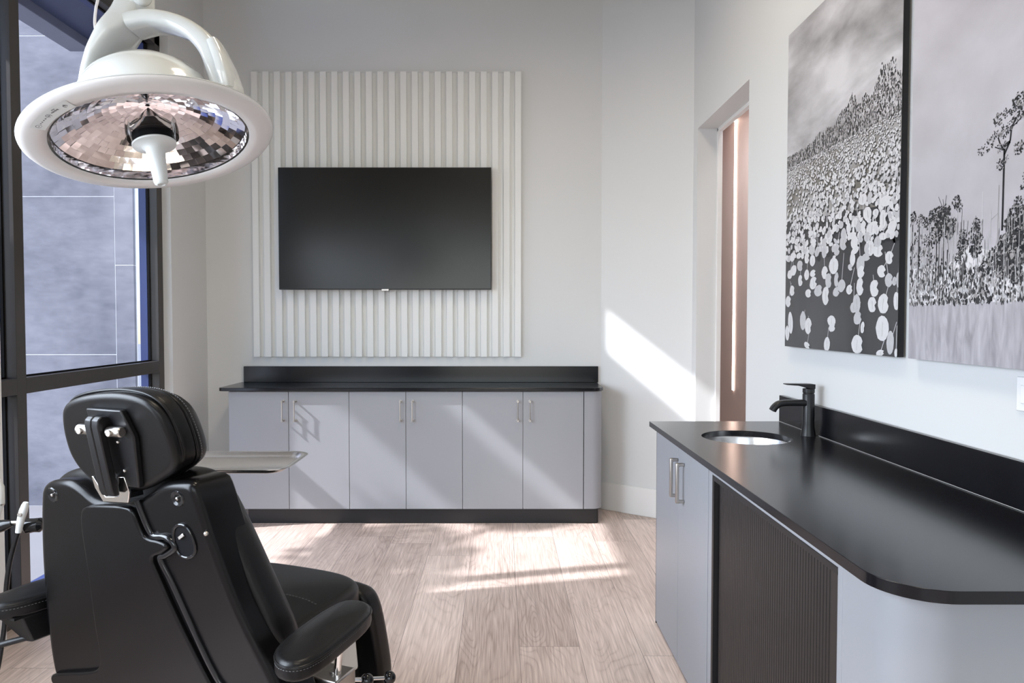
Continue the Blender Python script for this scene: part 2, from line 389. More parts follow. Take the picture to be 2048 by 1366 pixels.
for k in range(1500):
    while 1:
        p = Vector((rnd.uniform(-1, 1), rnd.uniform(-1, 1), rnd.uniform(-1, 1)))
        if p.length < 1: break
    c = Vector((p.x * .35, .62 + p.y * .76, 3.62 + p.z * .37)); s_ = rnd.uniform(.03, .06)
    d_ = Vector((rnd.uniform(-1, 1), rnd.uniform(-.5, .5), rnd.uniform(-1.5, 1))).normalized(); e_ = d_.orthogonal().normalized()
    b.rings([[c - d_ * s_ * 1.6, c + e_ * s_ * .6, c + d_ * s_ * 1.6, c - e_ * s_ * .6]], True, False)
for k in range(420):
    while 1:
        p = Vector((rnd.uniform(-1, 1), rnd.uniform(-1, 1), rnd.uniform(-1, 1)))
        if p.length < 1: break
    c = Vector((p.x * .25, 1.28 + p.y * .34, 4.40 + p.z * .22)); s_ = rnd.uniform(.03, .06)
    d_ = Vector((rnd.uniform(-1, 1), rnd.uniform(-.5, .5), rnd.uniform(-1.5, 1))).normalized(); e_ = d_.orthogonal().normalized()
    b.rings([[c - d_ * s_ * 1.6, c + e_ * s_ * .6, c + d_ * s_ * 1.6, c - e_ * s_ * .6]], True, False)
b.build('foliage', mat('green_leaves', (.10, .17, .05), .5, var=.3), t)
t = thing('canopy', 'dark navy entrance canopy above window outside', 'canopy', (-2.65, 3.6, 3.24))
MB().box((-.20, -1.8, .06), (.34, 1.51, .2)).build('soffit', NAVY, t, bevel=.004)
MB().box((-.36, -1.8, -.0), (-.20, 1.51, .24)).build('fascia', mat('slate_fascia_metal', (.20, .205, .26), .45, var=.1), t, bevel=.004)
MB().box((-.21, 1.51, -.16), (.34, 1.88, .2)).build('end_block', NAVY, t, bevel=.004)

# ------------------------------------------------------------------ slatted wall panel and television
x0, x1, z0, z1 = -1.768, .141, 1.103, 3.121
prof = []; npr = 24; pitch = (x1 - x0) / (npr - .5); wd = pitch * .52; yb, yf = YB, YB - .036
for i in range(npr):
    a = x0 + i * pitch
    prof += [(a, yf), (a + wd, yf)]
    if i < npr - 1: prof += [(a + wd + .001, yb - .003), (a + wd + .020, yb - .003), (a + pitch - .008, yb - .008), (a + pitch - .003, yb - .018), (a + pitch - .001, yf + .004)]
prof = [(x0, yb)] + prof + [(x1, yb)]
tag(MB().prism(prof, xyz, z0, z1).build('slatted_wall_panel', SLAT, ang=20), 'white vertical-slat panel fixed on back wall around the television', 'wall panel')
t = thing('television', 'wall-mounted black flat-screen television on white slatted panel', 'television', (-.815, YB - .036, 1.58))
MB().box((-.747, -.072, 0), (.747, -.034, .854)).build('housing', TVBODY, t, bevel=.003)
MB().box((-.741, -.0735, .008), (.741, -.071, .848)).build('screen', SCREEN, t)
MB().box((-.025, -.073, -.008), (.025, -.055, .004)).build('sensor_bar', NICKEL, t, bevel=.001)
MB().box((-.3, -.034, .25), (.3, -.0006, .6)).build('wall_bracket', MATTB, t)

# ------------------------------------------------------------------ base cabinets under the television
YD = 4.78
def bow_handle(z0, z1, parent):
    o = MB()
    o.tube([(0, -.035, z0 + .004), (0, -.035, z1 - .004)], .0042, 10)
    for z in (z0 + .004, z1 - .004):
        o.tube([(0, 0, z), (0, -.040, z)], .0068, 12); o.tube([(0, 0, z), (0, -.004, z)], .010, 14)
    return o.build('handle', NICKEL, parent, bevel=.0008)
edges = [(-1.809, -1.411), (-1.411, -1.009), (-1.009, -.632), (-.632, -.256), (-.256, .146), (.146, .549)]
labs = ['leftmost grey two-door base cabinet under the television, behind the steel tray', 'middle grey two-door base cabinet under the centre of the television', 'rightmost grey two-door base cabinet next to rounded end panel']
for k in range(3):
    (a0, a1), (b0, b1) = edges[2 * k], edges[2 * k + 1]; cx = (a0 + b1) / 2
    t = thing('base_cabinet', labs[k], 'cabinet', (cx, YD, .112), group='base cabinets under the television')
    MB().box((a0 - cx + .001, .02, 0), (b1 - cx - .001, YB - YD - .005, .782)).build('carcass', CABINET, t)
    for (c0, c1), hx in (((a0, a1), a1 - .034), ((b0, b1), b0 + .046)):
        dr = MB().box((c0 - cx + .0015, 0, -.005), (c1 - cx - .0015, .019, .779)).build('door', CABINET, t, bevel=.001)
        h = bow_handle(.585, .72, dr); h.location.x = hx - cx
pl = [(.5525, .0), (.61, .0)] + [(.61 + .066 * math.sin(a), .066 - .066 * math.cos(a)) for a in [i * PI / 16 for i in range(1, 9)]] + [(.676, .18), (.5525, .18)]
tag(MB().prism([(p[0], p[1] + YD) for p in pl], xyz, .108, .893).build('rounded_end_panel', CABINET, ang=30), 'rounded grey end panel at right end of cabinets by diagonal wall', 'panel')
tag(MB().prism([(-1.70, 4.822), (.645, 4.822), (.655, 4.832), (.655, 5.19), (-1.70, 5.19)], xyz, 0, .106).build('plinth', PLINTH, bevel=.002), 'long black kick plinth under cabinets below the television', 'plinth')
t = thing('countertop', 'black stone countertop below the television with low backsplash', 'countertop', (0, YB, .897))
r = .035
pl = [(-1.87 + r - r * math.cos(a), -.448 + r - r * math.sin(a)) for a in [i * PI / 16 for i in range(9)]] + \
     [(.60, -.448)] + [(.60 + .085 * math.sin(a), -.448 + .085 - .085 * math.cos(a)) for a in [i * PI / 20 for i in range(1, 11)]] + [(.685, -.03), (.70, -.004), (-1.87, -.004)]
MB().prism(pl, xyz, 0, .022).build('slab', STONE_TOP, t, bevel=.003)
MB().box((-1.848, -.024, .022), (.698, -.004, .137)).build('backsplash', STONE_TOP, t, bevel=.002)

# ------------------------------------------------------------------ counter run on the right
t = thing('sink_countertop', 'long black stone worktop with rounded near corner along right wall', 'countertop', (XR, 2.2, .893))
FX, NY, FY = .667 - XR, 1.212 - 2.2, 3.237 - 2.2; RC = .115
pl = [(FX, FY), (FX, NY + RC)] + [(FX + RC - RC * math.cos(a), NY + RC - RC * math.sin(a)) for a in [i * PI / 24 for i in range(1, 13)]] + [(-.003, NY), (-.003, FY)]
sc = Vector((.955 - XR, 2.802 - 2.2)); sr = .168
bm = bmesh.new(); ov = [bm.verts.new((p[0], p[1], 0)) for p in pl]; hv = [bm.verts.new((sc.x + sr * math.cos(2 * PI * k / 64), sc.y + sr * math.sin(2 * PI * k / 64), 0)) for k in range(64)]
ed = [bm.edges.new((ov[i], ov[(i + 1) % len(ov)])) for i in range(len(ov))] + [bm.edges.new((hv[i], hv[(i + 1) % 64])) for i in range(64)]
bmesh.ops.triangle_fill(bm, edges=ed, use_beauty=True)
kill = [f for f in bm.faces if (Vector(f.calc_center_median().xy) - sc).length < sr * .9]
bmesh.ops.delete(bm, geom=kill, context='FACES_ONLY')
ex = bmesh.ops.extrude_face_region(bm, geom=bm.faces[:])
for v in ex['geom']:
    if isinstance(v, bmesh.types.BMVert): v.co.z += .023
o = MB(); o.bm.free(); o.bm = bm; o.build('slab', STONE_TOP, t, bevel=.0025)
MB().box((-.022, NY, .023), (-.003, FY, .141)).build('backsplash', STONE_TOP, t, bevel=.002)
MB().tube([(-.0235, NY + .01, .0245), (-.0235, FY - .01, .0245)], .0008, 6).build('caulk_line', CAULK, t)
# sink bowl
t = thing('undermount_sink', 'round stainless steel sink bowl set under black worktop', 'sink', (.955, 2.802, .893))
prof = [(.19, -.001), (.172, -.001), (.170, -.006), (.165, -.06), (.15, -.12), (.11, -.15), (.03, -.158)]
MB().lathe(prof, None, 64).build('bowl', STEEL, t, ang=60)
MB().lathe([(.03, -.158), (.028, -.156), (.006, -.160), (.0005, -.160)], None, 32).build('drain', CHROME, t)
# tap
t = thing('tap', 'matte black single-lever tap standing behind round sink', 'tap', (1.211, 2.836, .9165))
MB().lathe([(.0005, 0), (.0285, 0), (.028, .004), (.0245, .022), (.0225, .045), (.0225, .163), (.0215, .165), (.0205, .166), (.0205, .169), (.0225, .171), (.0225, .186), (.0005, .186)], None, 40).build('body', MATTB, t, ang=40)
sp = catmull([(-.015, 0, .130), (-.075, 0, .130), (-.112, 0, .127), (-.132, 0, .114), (-.142, 0, .099)], 8)
Rg = []
for i, p in enumerate(sp):
    tt = (sp[min(i + 1, len(sp) - 1)] - sp[max(i - 1, 0)]).normalized(); up = Vector((0, 1, 0)).cross(tt); s_ = Vector((0, 1, 0))
    th = .0125 - .002 * i / len(sp)
    Rg.append([p + s_ * (.019 * math.copysign(abs(math.cos(a)) ** .5, math.cos(a))) + up * (th * math.copysign(abs(math.sin(a)) ** .5, math.sin(a))) for a in [2 * PI * k / 24 for k in range(24)]])
MB().rings(Rg).build('spout', MATTB, t, ang=50)
b = MB(); R2 = []
for u, w_, z0, z1 in ((.0225, .010, .186, .203), (.018, .020, .186, .204), (0, .0225, .186, .205), (-.02, .0205, .192, .205), (-.045, .018, .1985, .2055), (-.09, .017, .2015, .206), (-.096, .015, .2025, .2055)):
    R2.append([(u, -w_, z0), (u, w_, z0), (u, w_, z1), (u, -w_, z1)])
b.rings(R2).build('lever', MATTB, t, bevel=.002)

XD = .70
t = thing('sink_cabinet', 'grey two-door cabinet below the round sink at far end of worktop', 'cabinet', (XD, 2.826, 0))
MB().box((.02, -.405, .0), (XR - XD - .003, .402, .70)).box((.02, .38, .70), (XR - XD - .003, .402, .89)).box((.02, -.405, .70), (.04, .402, .89)).build('carcass', CABINET, t)
MB().box((0, .403, .0), (XR - XD - .003, .407, .888)).build('side_strip', PLINTH, t)
for y0, y1, hy in ((.006, .402, .012), (-.402, .003, -.085)):
    dr = MB().box((0, y0, .012), (.019, y1, .889)).build('door', CABINET, t, bevel=.001)
    o = MB()
    fo = lambda u, v, ww: Vector((-u, ww, v))
    pts = [(0, 0), (.034, 0), (.034, .155), (0, .155), (0, .142), (.021, .142), (.021, .013), (0, .013)]
    o.prism(pts, fo, -.007, .007); h = o.build('handle', NICKEL, dr, bevel=.004, seg=3); h.location = (0, hy, .672)
t = thing('tambour_cabinet', 'grey cabinet under worktop with dark brown ribbed tambour front', 'cabinet', (XD, 1.93, 0))
MB().box((0, .444, .0), (.5, .487, .889)).box((0, -.446, .862), (.5, .444, .889)).box((0, -.466, 0), (.5, -.446, .889)).box((.1, -.446, 0), (.5, .444, .86)).build('carcass', CABINET, t, bevel=.001)
MB().box((-.001, .424, .0), (.03, .444, .862)).box((-.001, -.446, .846), (.03, .424, .862)).build('surround', PLINTH, t, bevel=.001)
pts = [(.06, -.444)]; yy = -.444
pts += [(.008, -.444), (.008, -.40)]; yy = -.40
while yy < .40:
    pts += [(.016, yy + .001), (.012, yy + .003), (.0115, yy + .012), (.016, yy + .0145)]; yy += .0155
pts += [(.06, .41)]
MB().prism(pts, xyz, .0, .845).build('tambour_front', TAMB, t, ang=15)
MB().box((.018, .405, 0), (.07, .4235, .845)).build('shadow_track', GASKET, t)
rr = .10
pl = [(XD, 1.4625), (XD, 1.245 + rr)] + [(XD + rr - rr * math.cos(a), 1.245 + rr - rr * math.sin(a)) for a in [i * PI / 24 for i in range(1, 13)]] + [(XR - .003, 1.245), (XR - .003, 1.4625)]
tag(MB().prism(pl, xyz, 0, .889).build('curved_end_cabinet', CABINET, ang=30), 'pale grey curved cabinet end below near corner of long worktop', 'cabinet')

# light switch
t = thing('light_switch', 'white rocker light switch plate on right wall under framed pictures', 'switch', (XR, 1.735, 1.195))
MB().box((-.006, -.035, -.042), (0, .035, .042)).build('plate', SWITCHM, t, bevel=.002)
MB().box((-.009, -.017, -.022), (-.005, .017, .022)).build('rocker', SWITCHM, t, bevel=.001)

# ------------------------------------------------------------------ two photographs on the right wall
def ink(name, c, rough=.3): return mat(name, c, rough, var=.12, scale=60)
P_W = ink('print_white', (.62, .62, .635)); P_L = ink('print_pale', (.48, .48, .50)); P_G = ink('print_mid', (.30, .29, .29)); P_D = ink('print_dark', (.045, .045, .047)); P_B = ink('print_black', (.016, .017, .02))
SKY1 = cloud_mat('print_clouds', (.26, .25, .255), (.66, .65, .675), (.38, .58), (1, 1.5, 3.6), .22, .15)
SKY2 = cloud_mat('print_soft_clouds', (.36, .345, .36), (.54, .525, .57), (.33, .6), (1, 1.5, 2.2), 0, .3)
WATER = cloud_mat('print_water', (.018, .019, .022), (.05, .05, .055), (.3, .7), (1, 3, 1), 0, .2)
MUD = cloud_mat('print_muddy_water', (.16, .15, .13), (.42, .41, .41), (.35, .65), (1, 4, 5), .3)
GRASS = cloud_mat('print_grass', (.28, .27, .295), (.50, .485, .525), (.3, .7), (1, 42, 9), .25, .5)
SCRUB = cloud_mat('print_scrub', (.05, .05, .052), (.70, .69, .71), (.42, .56), (1, 60, 38), 0, .8)
class Print:
    # flat printed shapes; u runs right along the picture (0..1 of its width), v up (0..1)
    def __init__(s, y_left, width, zb, height, x):
        s.yl, s.w, s.zb, s.h, s.x = y_left, width, zb, height, x; s.bm = bmesh.new(); s.k = 0
    def poly(s, pts, mi, lift):
        Q = [(min(1, max(0, p[0])), min(1, max(0, p[1]))) for p in pts]
        vs = [s.bm.verts.new((s.x - lift, s.yl - q[0] * s.w, s.zb + q[1] * s.h)) for q in Q]
        try: s.bm.faces.new(vs).material_index = mi
        except ValueError: pass
    def blob(s, u, v, ru, rv, rot, mi, lift, n=10, notch=0., jag=0.):
        pts = []; a_ = s.w / s.h
        for k in range(n):
            a = 2 * PI * k / n; q = 1 - (notch if k == 0 else 0) + rnd.uniform(-jag, jag)
            x, y = ru * q * math.cos(a), rv * q * math.sin(a)
            xr = x * math.cos(rot) - y / a_ * math.sin(rot) * a_ * a_ ** 0; yr = x * math.sin(rot) + y * math.cos(rot)
            pts.append((u + (x * math.cos(rot) - y * math.sin(rot)), v + yr * a_))
        s.poly(pts, mi, lift)
    def stroke(s, pts, wd, mi, lift):
        a_ = s.w / s.h
        for (u0, v0), (u1, v1) in zip(pts, pts[1:]):
            d = Vector((u1 - u0, (v1 - v0) / a_)); L = d.length or 1e-6; nx, ny = -d.y / L * wd / 2, d.x / L * wd / 2 * a_
            s.poly([(u0 - nx, v0 - ny), (u1 - nx, v1 - ny), (u1 + nx, v1 + ny), (u0 + nx, v0 + ny)], mi, lift)
    def build(s, name, mats, parent):
        me = bpy.data.meshes.new(name); s.bm.normal_update()
        for f in s.bm.faces:
            if f.normal.x > 0: f.normal_flip()
        s.bm.to_mesh(me); s.bm.free()
        for m in mats: me.materials.append(m)
        o = bpy.data.objects.new(name, me); COL.objects.link(o); o.parent = parent; return o
PX = XR - .028
# --- lily pads
t = thing('framed_photograph', 'black and white photograph print of white lily pads on dark water', 'picture', (0, 0, 0), group='photographs on the right wall')
Y1L, W1, ZB, H1 = 3.165, .900, 1.257, 1.343
MB().box((PX + .0005, Y1L - W1, ZB), (XR - .008, Y1L, ZB + H1)).build('panel', MATTB, t, bevel=.001)
MB().box((XR - .008, Y1L - W1 + .1, ZB + .1), (XR, Y1L - .1, ZB + H1 - .1)).build('hanging_rail', MATTB, t)
P = Print(Y1L, W1, ZB, H1, PX)
hz = .575
P.poly([(0, hz), (1, hz), (1, 1), (0, 1)], 0, 0)
P.poly([(0, .0), (1, .0), (1, .36), (0, .40)], 1, 0)
P.poly([(0, .40), (1, .36), (1, hz), (0, hz)], 2, 0)
# reed and tree belt on the horizon
for k in range(4200):
    u = rnd.random(); top = .045 + .085 * max(0, min(1, (u - .22) / .55)) * (.75 + .25 * math.sin(u * 23) + .15 * math.sin(u * 61)); 
    if u > .86: top *= 1.15
    v = hz - .012 + rnd.random() ** 1.2 * top
    P.blob(u, v, rnd.uniform(.0014, .005), rnd.uniform(.003, .011), rnd.uniform(-.4, .4), rnd.choice((3, 3, 4, 4, 4, 5, 7)), .0002 + k * 2e-8, 5, 0, .3)
# far to near pads
# large pads: place and half size on the print
PADS = [(0.741,0.395,0.0332,0.0215),(0.908,0.373,0.0458,0.0189),(0.796,0.393,0.0201,0.0234),(0.986,0.374,0.0143,0.0122),(0.557,0.373,0.0217,0.0178),(0.779,0.355,0.0323,0.0259),(0.839,0.352,0.0221,0.0138),(0.891,0.331,0.0238,0.0339),(0.95,0.305,0.026,0.0243),(0.816,0.315,0.0447,0.0242),(0.751,0.321,0.0208,0.0286),(0.683,0.341,0.0277,0.0185),(0.632,0.331,0.0185,0.0209),(0.568,0.345,0.0215,0.0152),(0.511,0.34,0.0201,0.0145),(0.59,0.318,0.0233,0.0252),(0.732,0.299,0.0211,0.0201),(0.779,0.297,0.0222,0.0188),(0.683,0.289,0.0297,0.0268),(0.59,0.294,0.0317,0.0277),(0.535,0.279,0.0263,0.0246),(0.807,0.266,0.0254,0.028),(0.779,0.267,0.0204,0.0212),(0.861,0.257,0.0364,0.0238),(0.856,0.279,0.0262,0.0206),(0.938,0.236,0.0279,0.0231),(0.775,0.246,0.0315,0.0151),(0.688,0.268,0.0335,0.0136),(0.668,0.246,0.0221,0.027),(0.732,0.229,0.0306,0.036),(0.652,0.226,0.0203,0.0128),(0.737,0.21,0.0286,0.0239),(0.507,0.237,0.0423,0.0337),(0.426,0.221,0.0306,0.0277),(0.462,0.197,0.0299,0.0326),(0.438,0.155,0.0327,0.0397),(0.535,0.198,0.0198,0.0298),(0.579,0.179,0.034,0.0253),(0.535,0.164,0.0307,0.0195),(0.366,0.171,0.0415,0.025),(0.315,0.195,0.0378,0.0276),(0.264,0.166,0.0313,0.019),(0.244,0.222,0.0265,0.0237),(0.309,0.224,0.0305,0.0155),(0.176,0.207,0.0248,0.0259),(0.083,0.178,0.0291,0.0248),(0.038,0.145,0.0328,0.0269),(0.169,0.253,0.0332,0.0242),(0.097,0.242,0.0346,0.0247),(0.053,0.231,0.0296,0.0215),(0.303,0.262,0.0281,0.0255),(0.244,0.272,0.0265,0.0237),(0.296,0.292,0.0307,0.0177),(0.315,0.315,0.0278,0.0154),(0.42,0.307,0.026,0.0192),(0.42,0.281,0.026,0.0267),(0.353,0.288,0.0247,0.0185),(0.462,0.31,0.0254,0.0137),(0.456,0.328,0.0186,0.0158),(0.408,0.34,0.0144,0.015),(0.283,0.344,0.0233,0.0122),(0.21,0.324,0.0216,0.0148),(0.126,0.33,0.0213,0.014),(0.083,0.337,0.0233,0.0154),(0.083,0.285,0.0291,0.0213),(0.155,0.285,0.0279,0.0139),(0.647,0.167,0.0264,0.0188),(0.732,0.172,0.0287,0.0345),(0.887,0.205,0.0306,0.0226),(0.938,0.182,0.0279,0.0249),(0.839,0.165,0.0318,0.0323),(0.825,0.125,0.0321,0.0287),(0.904,0.126,0.0385,0.036),(0.974,0.178,0.0144,0.0158),(0.99,0.131,0.0205,0.0326),(0.707,0.129,0.0311,0.0377),(0.683,0.119,0.0277,0.0205),(0.717,0.091,0.0328,0.0251),(0.496,0.084,0.0381,0.0218),(0.502,0.065,0.0314,0.0176),(0.21,0.084,0.0324,0.0427),(0.268,0.067,0.0364,0.0369),(0.068,0.077,0.0294,0.0534),(0.031,0.043,0.0241,0.036),(0.9,0.066,0.0453,0.0469),(0.717,0.023,0.0461,0.0376),(0.456,0.017,0.0278,0.0316),(0.954,0.032,0.0243,0.0432),(0.257,0.009,0.0315,0.0146),(0.887,0.006,0.029,0.0118),(0.993,0.01,0.0111,0.0156),(0.756,0.067,0.0151,0.0228),(0.998,0.335,0.0141,0.013),(0.998,0.181,0.0126,0.026),(0.513,0.259,0.0156,0.0103),(0.895,0.289,0.0288,0.0126),(0.712,0.327,0.0214,0.0193),(0.663,0.309,0.0221,0.0147),(0.637,0.306,0.0144,0.0119)]
n_small = 3300
lst = []
for k in range(n_small):
    s_ = rnd.random() ** 1.5; v = hz - .004 - s_ * .29; u = rnd.random()
    size = .003 + .0135 * s_
    keep = 1.
    if s_ > .3: keep = 1.1 - .85 * s_
    if (u - .62) ** 2 / .05 + (v - .36) ** 2 / .004 < 1: keep = .3
    if (u - .1) ** 2 / .03 + (v - .46) ** 2 / .0012 < 1: keep = .25
    if rnd.random() < keep: lst.append((u, v, size * rnd.uniform(.6, 1.5), size * rnd.uniform(.45, 1.1)))
lst.sort(key=lambda q: -q[1])
for i, (u, v, ru, rv) in enumerate(lst):
    P.blob(u + ru * .75, v - rv * .8, ru, rv * .95, rnd.uniform(-.6, .6), 4 if v > .38 else 5, .0004 + i * 1e-7, 7, 0, .15)
    P.blob(u, v, ru, rv, rnd.uniform(-.7, .7), 6 if rnd.random() < .6 else 7, .00042 + i * 1e-7, 9, .25, .08)
for i, (u, v, ru, rv) in enumerate(PADS):
    if rnd.random() < .55: P.stroke([(u, v), (u + rnd.uniform(-.03, .05), v + rnd.uniform(.03, .09))], .004, 7, .0008)
    P.blob(u, v, ru, rv, rnd.uniform(-.25, .25), 6 if rnd.random() < .7 else 7, .0009 + i * 1e-6, 14, rnd.choice((0, .35, .5)), .05)
    if rnd.random() < .6:
        P.stroke([(u, v + rv * .5 * W1 / H1), (u + rnd.uniform(-.2, .2) * ru, v - rv * .6 * W1 / H1)], .002, 8, .00105)
P.build('print', [SKY1, WATER, MUD, P_G, P_D, P_B, P_W, P_L, P_G], t)
# --- pine trees
t = thing('framed_photograph', 'black and white photograph print of tall pines behind a grass meadow', 'picture', (0, 0, 0), group='photographs on the right wall')
Y2L, W2 = 2.205, .90
MB().box((PX + .0005, Y2L - W2, ZB), (XR - .008, Y2L, ZB + H1)).build('panel', P_L, t, bevel=.001)
MB().box((XR - .008, Y2L - W2 + .1, ZB + .1), (XR, Y2L - .1, ZB + H1 - .1)).build('hanging_rail', MATTB, t)
P = Print(Y2L, W2, ZB, H1, PX)
g = .122
P.poly([(0, g), (1, g + .004), (1, 1), (0, 1)], 0, 0)
P.poly([(0, 0), (1, 0), (1, g + .004), (0, g)], 1, 0)
P.poly([(0, g - .002), (1, g + .002), (1, .235), (.85, .26), (.55, .25), (.40, .22), (.3, .235), (.2, .2), (.1, .205), (0, .20)], 2, .0001)
for k in range(1800):
    u = rnd.random(); v = g + rnd.random() ** 1.5 * (.12 + .07 * math.sin(u * 9 + 2) + .05 * u)
    P.blob(u, v, rnd.uniform(.002, .006), rnd.uniform(.004, .012), rnd.uniform(-.5, .5), rnd.choice((3, 3, 4, 6, 6, 5)), .0002 + k * 3e-8, 5, 0, .3)
def tuft(u, v, r_, n):
    for k in range(n):
        a = rnd.random() * 2 * PI; q = math.sqrt(rnd.random()) * r_
        uu, vv = u + q * math.cos(a), v + q * math.sin(a) * W2 / H1 * .9
        P.blob(uu, vv, r_ * rnd.uniform(.10, .24), r_ * rnd.uniform(.06, .18), rnd.uniform(-1.2, 1.2), rnd.choice((3, 3, 4, 4, 5)), .0005 + rnd.random() * 1e-4, 6, 0, .4)
def trunk(pts, wd, mi=4): P.stroke(pts, wd, mi, .0004)
for a_ in [([(0.4487,0.2531),(0.4507,0.4031)],0.0075,4),([(0.4507,0.392),(0.4725,0.4135),(0.4764,0.4339),(0.488,0.4474),(0.5071,0.4574)],0.006,4),([(0.4507,0.3994),(0.4325,0.4153),(0.4243,0.4279)],0.005,4),([(0.4447,0.4013),(0.4119,0.412)],0.003,4),([(0.4243,0.426),(0.4427,0.4398),(0.4447,0.4487)],0.0025,4),([(0.4841,0.4389),(0.5146,0.4488),(0.5369,0.4536)],0.003,4),([(0.4487,0.4072),(0.4725,0.4126)],0.009,4),([(0.4284,0.1347),(0.4325,0.3386)],0.003,5),([(0.3651,0.1844),(0.3651,0.3343)],0.002,7),([(0.4325,0.2871),(0.4036,0.2776)],0.0018,5),([(0.0127,0.1718),(0.0143,0.3017)],0.0045,4),([(0.0525,0.1705),(0.0523,0.2929)],0.0045,4),([(0.1483,0.1674),(0.149,0.2581)],0.0045,4),([(0.1627,0.1669),(0.1621,0.2677)],0.0045,4),([(0.1861,0.1661),(0.1855,0.2659)],0.0045,4),([(0.2036,0.1656),(0.2058,0.2331)],0.0045,4),([(0.2672,0.1635),(0.2695,0.2291)],0.0045,4),([(0.1131,0.1685),(0.1112,0.2608)],0.0045,4),([(0.1855,0.3132),(0.1542,0.3482)],0.002,4),([(0.1855,0.3132),(0.1957,0.3467)],0.002,4),([(0.1855,0.3132),(0.1777,0.3403)],0.002,4)]:
    trunk(*a_)
for a_ in [(0.5033,0.4807,0.0262,46),(0.488,0.4683,0.0191,26),(0.4567,0.4669,0.0158,22),(0.4243,0.4608,0.0203,36),(0.5258,0.461,0.022,34),(0.4957,0.4505,0.0171,20),(0.4725,0.441,0.0155,26),(0.4487,0.4331,0.0199,30),(0.414,0.4353,0.0144,22),(0.4057,0.4301,0.0125,18),(0.3845,0.4192,0.019,30),(0.3542,0.4133,0.0153,26),(0.4284,0.4066,0.0142,22),(0.4386,0.3761,0.0181,36),(0.4606,0.385,0.0099,12),(0.4567,0.4105,0.0119,24),(0.5071,0.3961,0.0206,44),(0.5332,0.4472,0.011,20),(0.535,0.3438,0.0128,24),(0.5295,0.324,0.0147,28),(0.0172,0.3172,0.0206,50),(0.058,0.3046,0.0227,50),(0.0975,0.2967,0.022,60),(0.1275,0.3113,0.0241,70),(0.1595,0.3125,0.026,90),(0.1932,0.3124,0.0252,90),(0.1752,0.2878,0.0357,130),(0.2083,0.2746,0.0347,120),(0.1436,0.2691,0.0315,70),(0.1002,0.2594,0.0219,40),(0.2455,0.3278,0.0217,50),(0.2576,0.3163,0.0167,36),(0.2258,0.2855,0.0221,50),(0.279,0.2587,0.0187,60),(0.279,0.2386,0.0257,80),(0.3387,0.2757,0.0177,54),(0.332,0.2546,0.0266,100),(0.3542,0.2452,0.0174,50),(0.3387,0.2248,0.0264,80),(0.2624,0.2143,0.019,50),(0.1221,0.2222,0.0188,40),(0.0407,0.2681,0.0116,20),(0.0378,0.2102,0.0116,20),(0.0722,0.2305,0.0113,16),(0.4161,0.201,0.0286,80),(0.3867,0.1882,0.0253,60),(0.509,0.2995,0.0168,60),(0.4976,0.2826,0.0226,80),(0.5258,0.2799,0.022,80),(0.4783,0.2617,0.0231,90),(0.5071,0.2502,0.0371,220),(0.4725,0.2255,0.0346,200),(0.5258,0.2129,0.0399,300),(0.488,0.1971,0.0415,220),(0.535,0.239,0.0254,160),(0.4487,0.1807,0.0277,100),(0.5071,0.1691,0.0298,120)]:
    tuft(*a_)
for k in range(420):
    u = rnd.random(); v = g + rnd.random() * .15; P.stroke([(u, v), (u + rnd.uniform(-.004, .004), v + rnd.uniform(.02, .05))], .0014, rnd.choice((6, 6, 7, 3)), .0007)
P.build('print', [SKY2, GRASS, SCRUB, P_D, P_B, P_G, P_L, P_W], t)

# ------------------------------------------------------------------ treatment chair
RZ = -math.radians(22)
t = thing('treatment_chair', 'black upholstered reclining treatment chair seen from behind with tilted headrest', 'chair', (-.93, 1.79, 0), RZ)
def lean(slope, y0, z0): return lambda u, v, ww: Vector((u, y0 + (z0 - v) * slope + ww, v))
FS = lean(.2, 0, .97)
shell = [(-.348, .903), (-.326, .936), (-.287, .95), (-.22, .956), (-.178, .94), (-.141, .91), (-.089, .904), (-.004, .917), (.05, .942), (.104, .978), (.15, .987), (.206, .99), (.219, .964), (.234, .871), (.255, .783), (.281, .681), (.323, .581), (.367, .486), (.40, .38), (.38, .33), (-.456, .30), (-.464, .369), (-.439, .533), (-.401, .722)]
sh = MB().pillow(shell, FS, .13, 0, .01, .022, n=160, it=2).build('back_shell', SHELLM, t, ang=50)
panel = [(-.183, .871), (-.166, .893), (-.126, .900), (-.006, .910), (.013, .896), (.021, .859), (.034, .828), (.088, .827), (.112, .814), (.08, .791), (.040, .778), (.052, .741), (.091, .623), (.135, .517), (.165, .45), (.20, .38), (.19, .335), (-.45, .305), (-.46, .335), (-.44, .352), (-.270, .392), (-.240, .411), (-.226, .45), (-.22, .555), (-.199, .735), (-.193, .821)]
MB().pillow(panel, FS, .01, -.014, .002, .008, n=320, it=2).build('raised_panel', SHELLM, sh, ang=50)
gro = catmull([FS(u, v, -.002) for u, v in ((.022, .925), (.040, .861), (.058, .836), (.100, .836), (.121, .812), (.085, .787), (.064, .775), (.088, .715), (.128, .601), (.165, .50), (.20, .44), (.25, .42), (.34, .43))], 8)
MB().tube(gro, .0085, 12).build('moulded_rib', GLOSSB, sh)
oval = [(.122, .858), (.145, .876), (.172, .874), (.188, .84), (.186, .806), (.161, .787), (.133, .79), (.121, .811)]
ol = resample(smooth_loop([Vector(p) for p in oval], 3), 60)
rim = [FS(p.x, p.y, -.001) for p in ol]
b = MB(); Rg = []
for k in range(10):
    a = 2 * PI * k / 10; Q = inset(ol, .0045 * math.cos(a)); Rg.append([FS(p.x, p.y, -.001 + .005 * math.sin(a)) for p in Q])
b.rings(Rg + [Rg[0]], False, False); b.build('grip_rim', GLOSSB, sh)
MB().prism([(p.x, p.y) for p in inset(ol, .003)], FS, -.0015, .004).build('grip_recess', GASKET, sh)
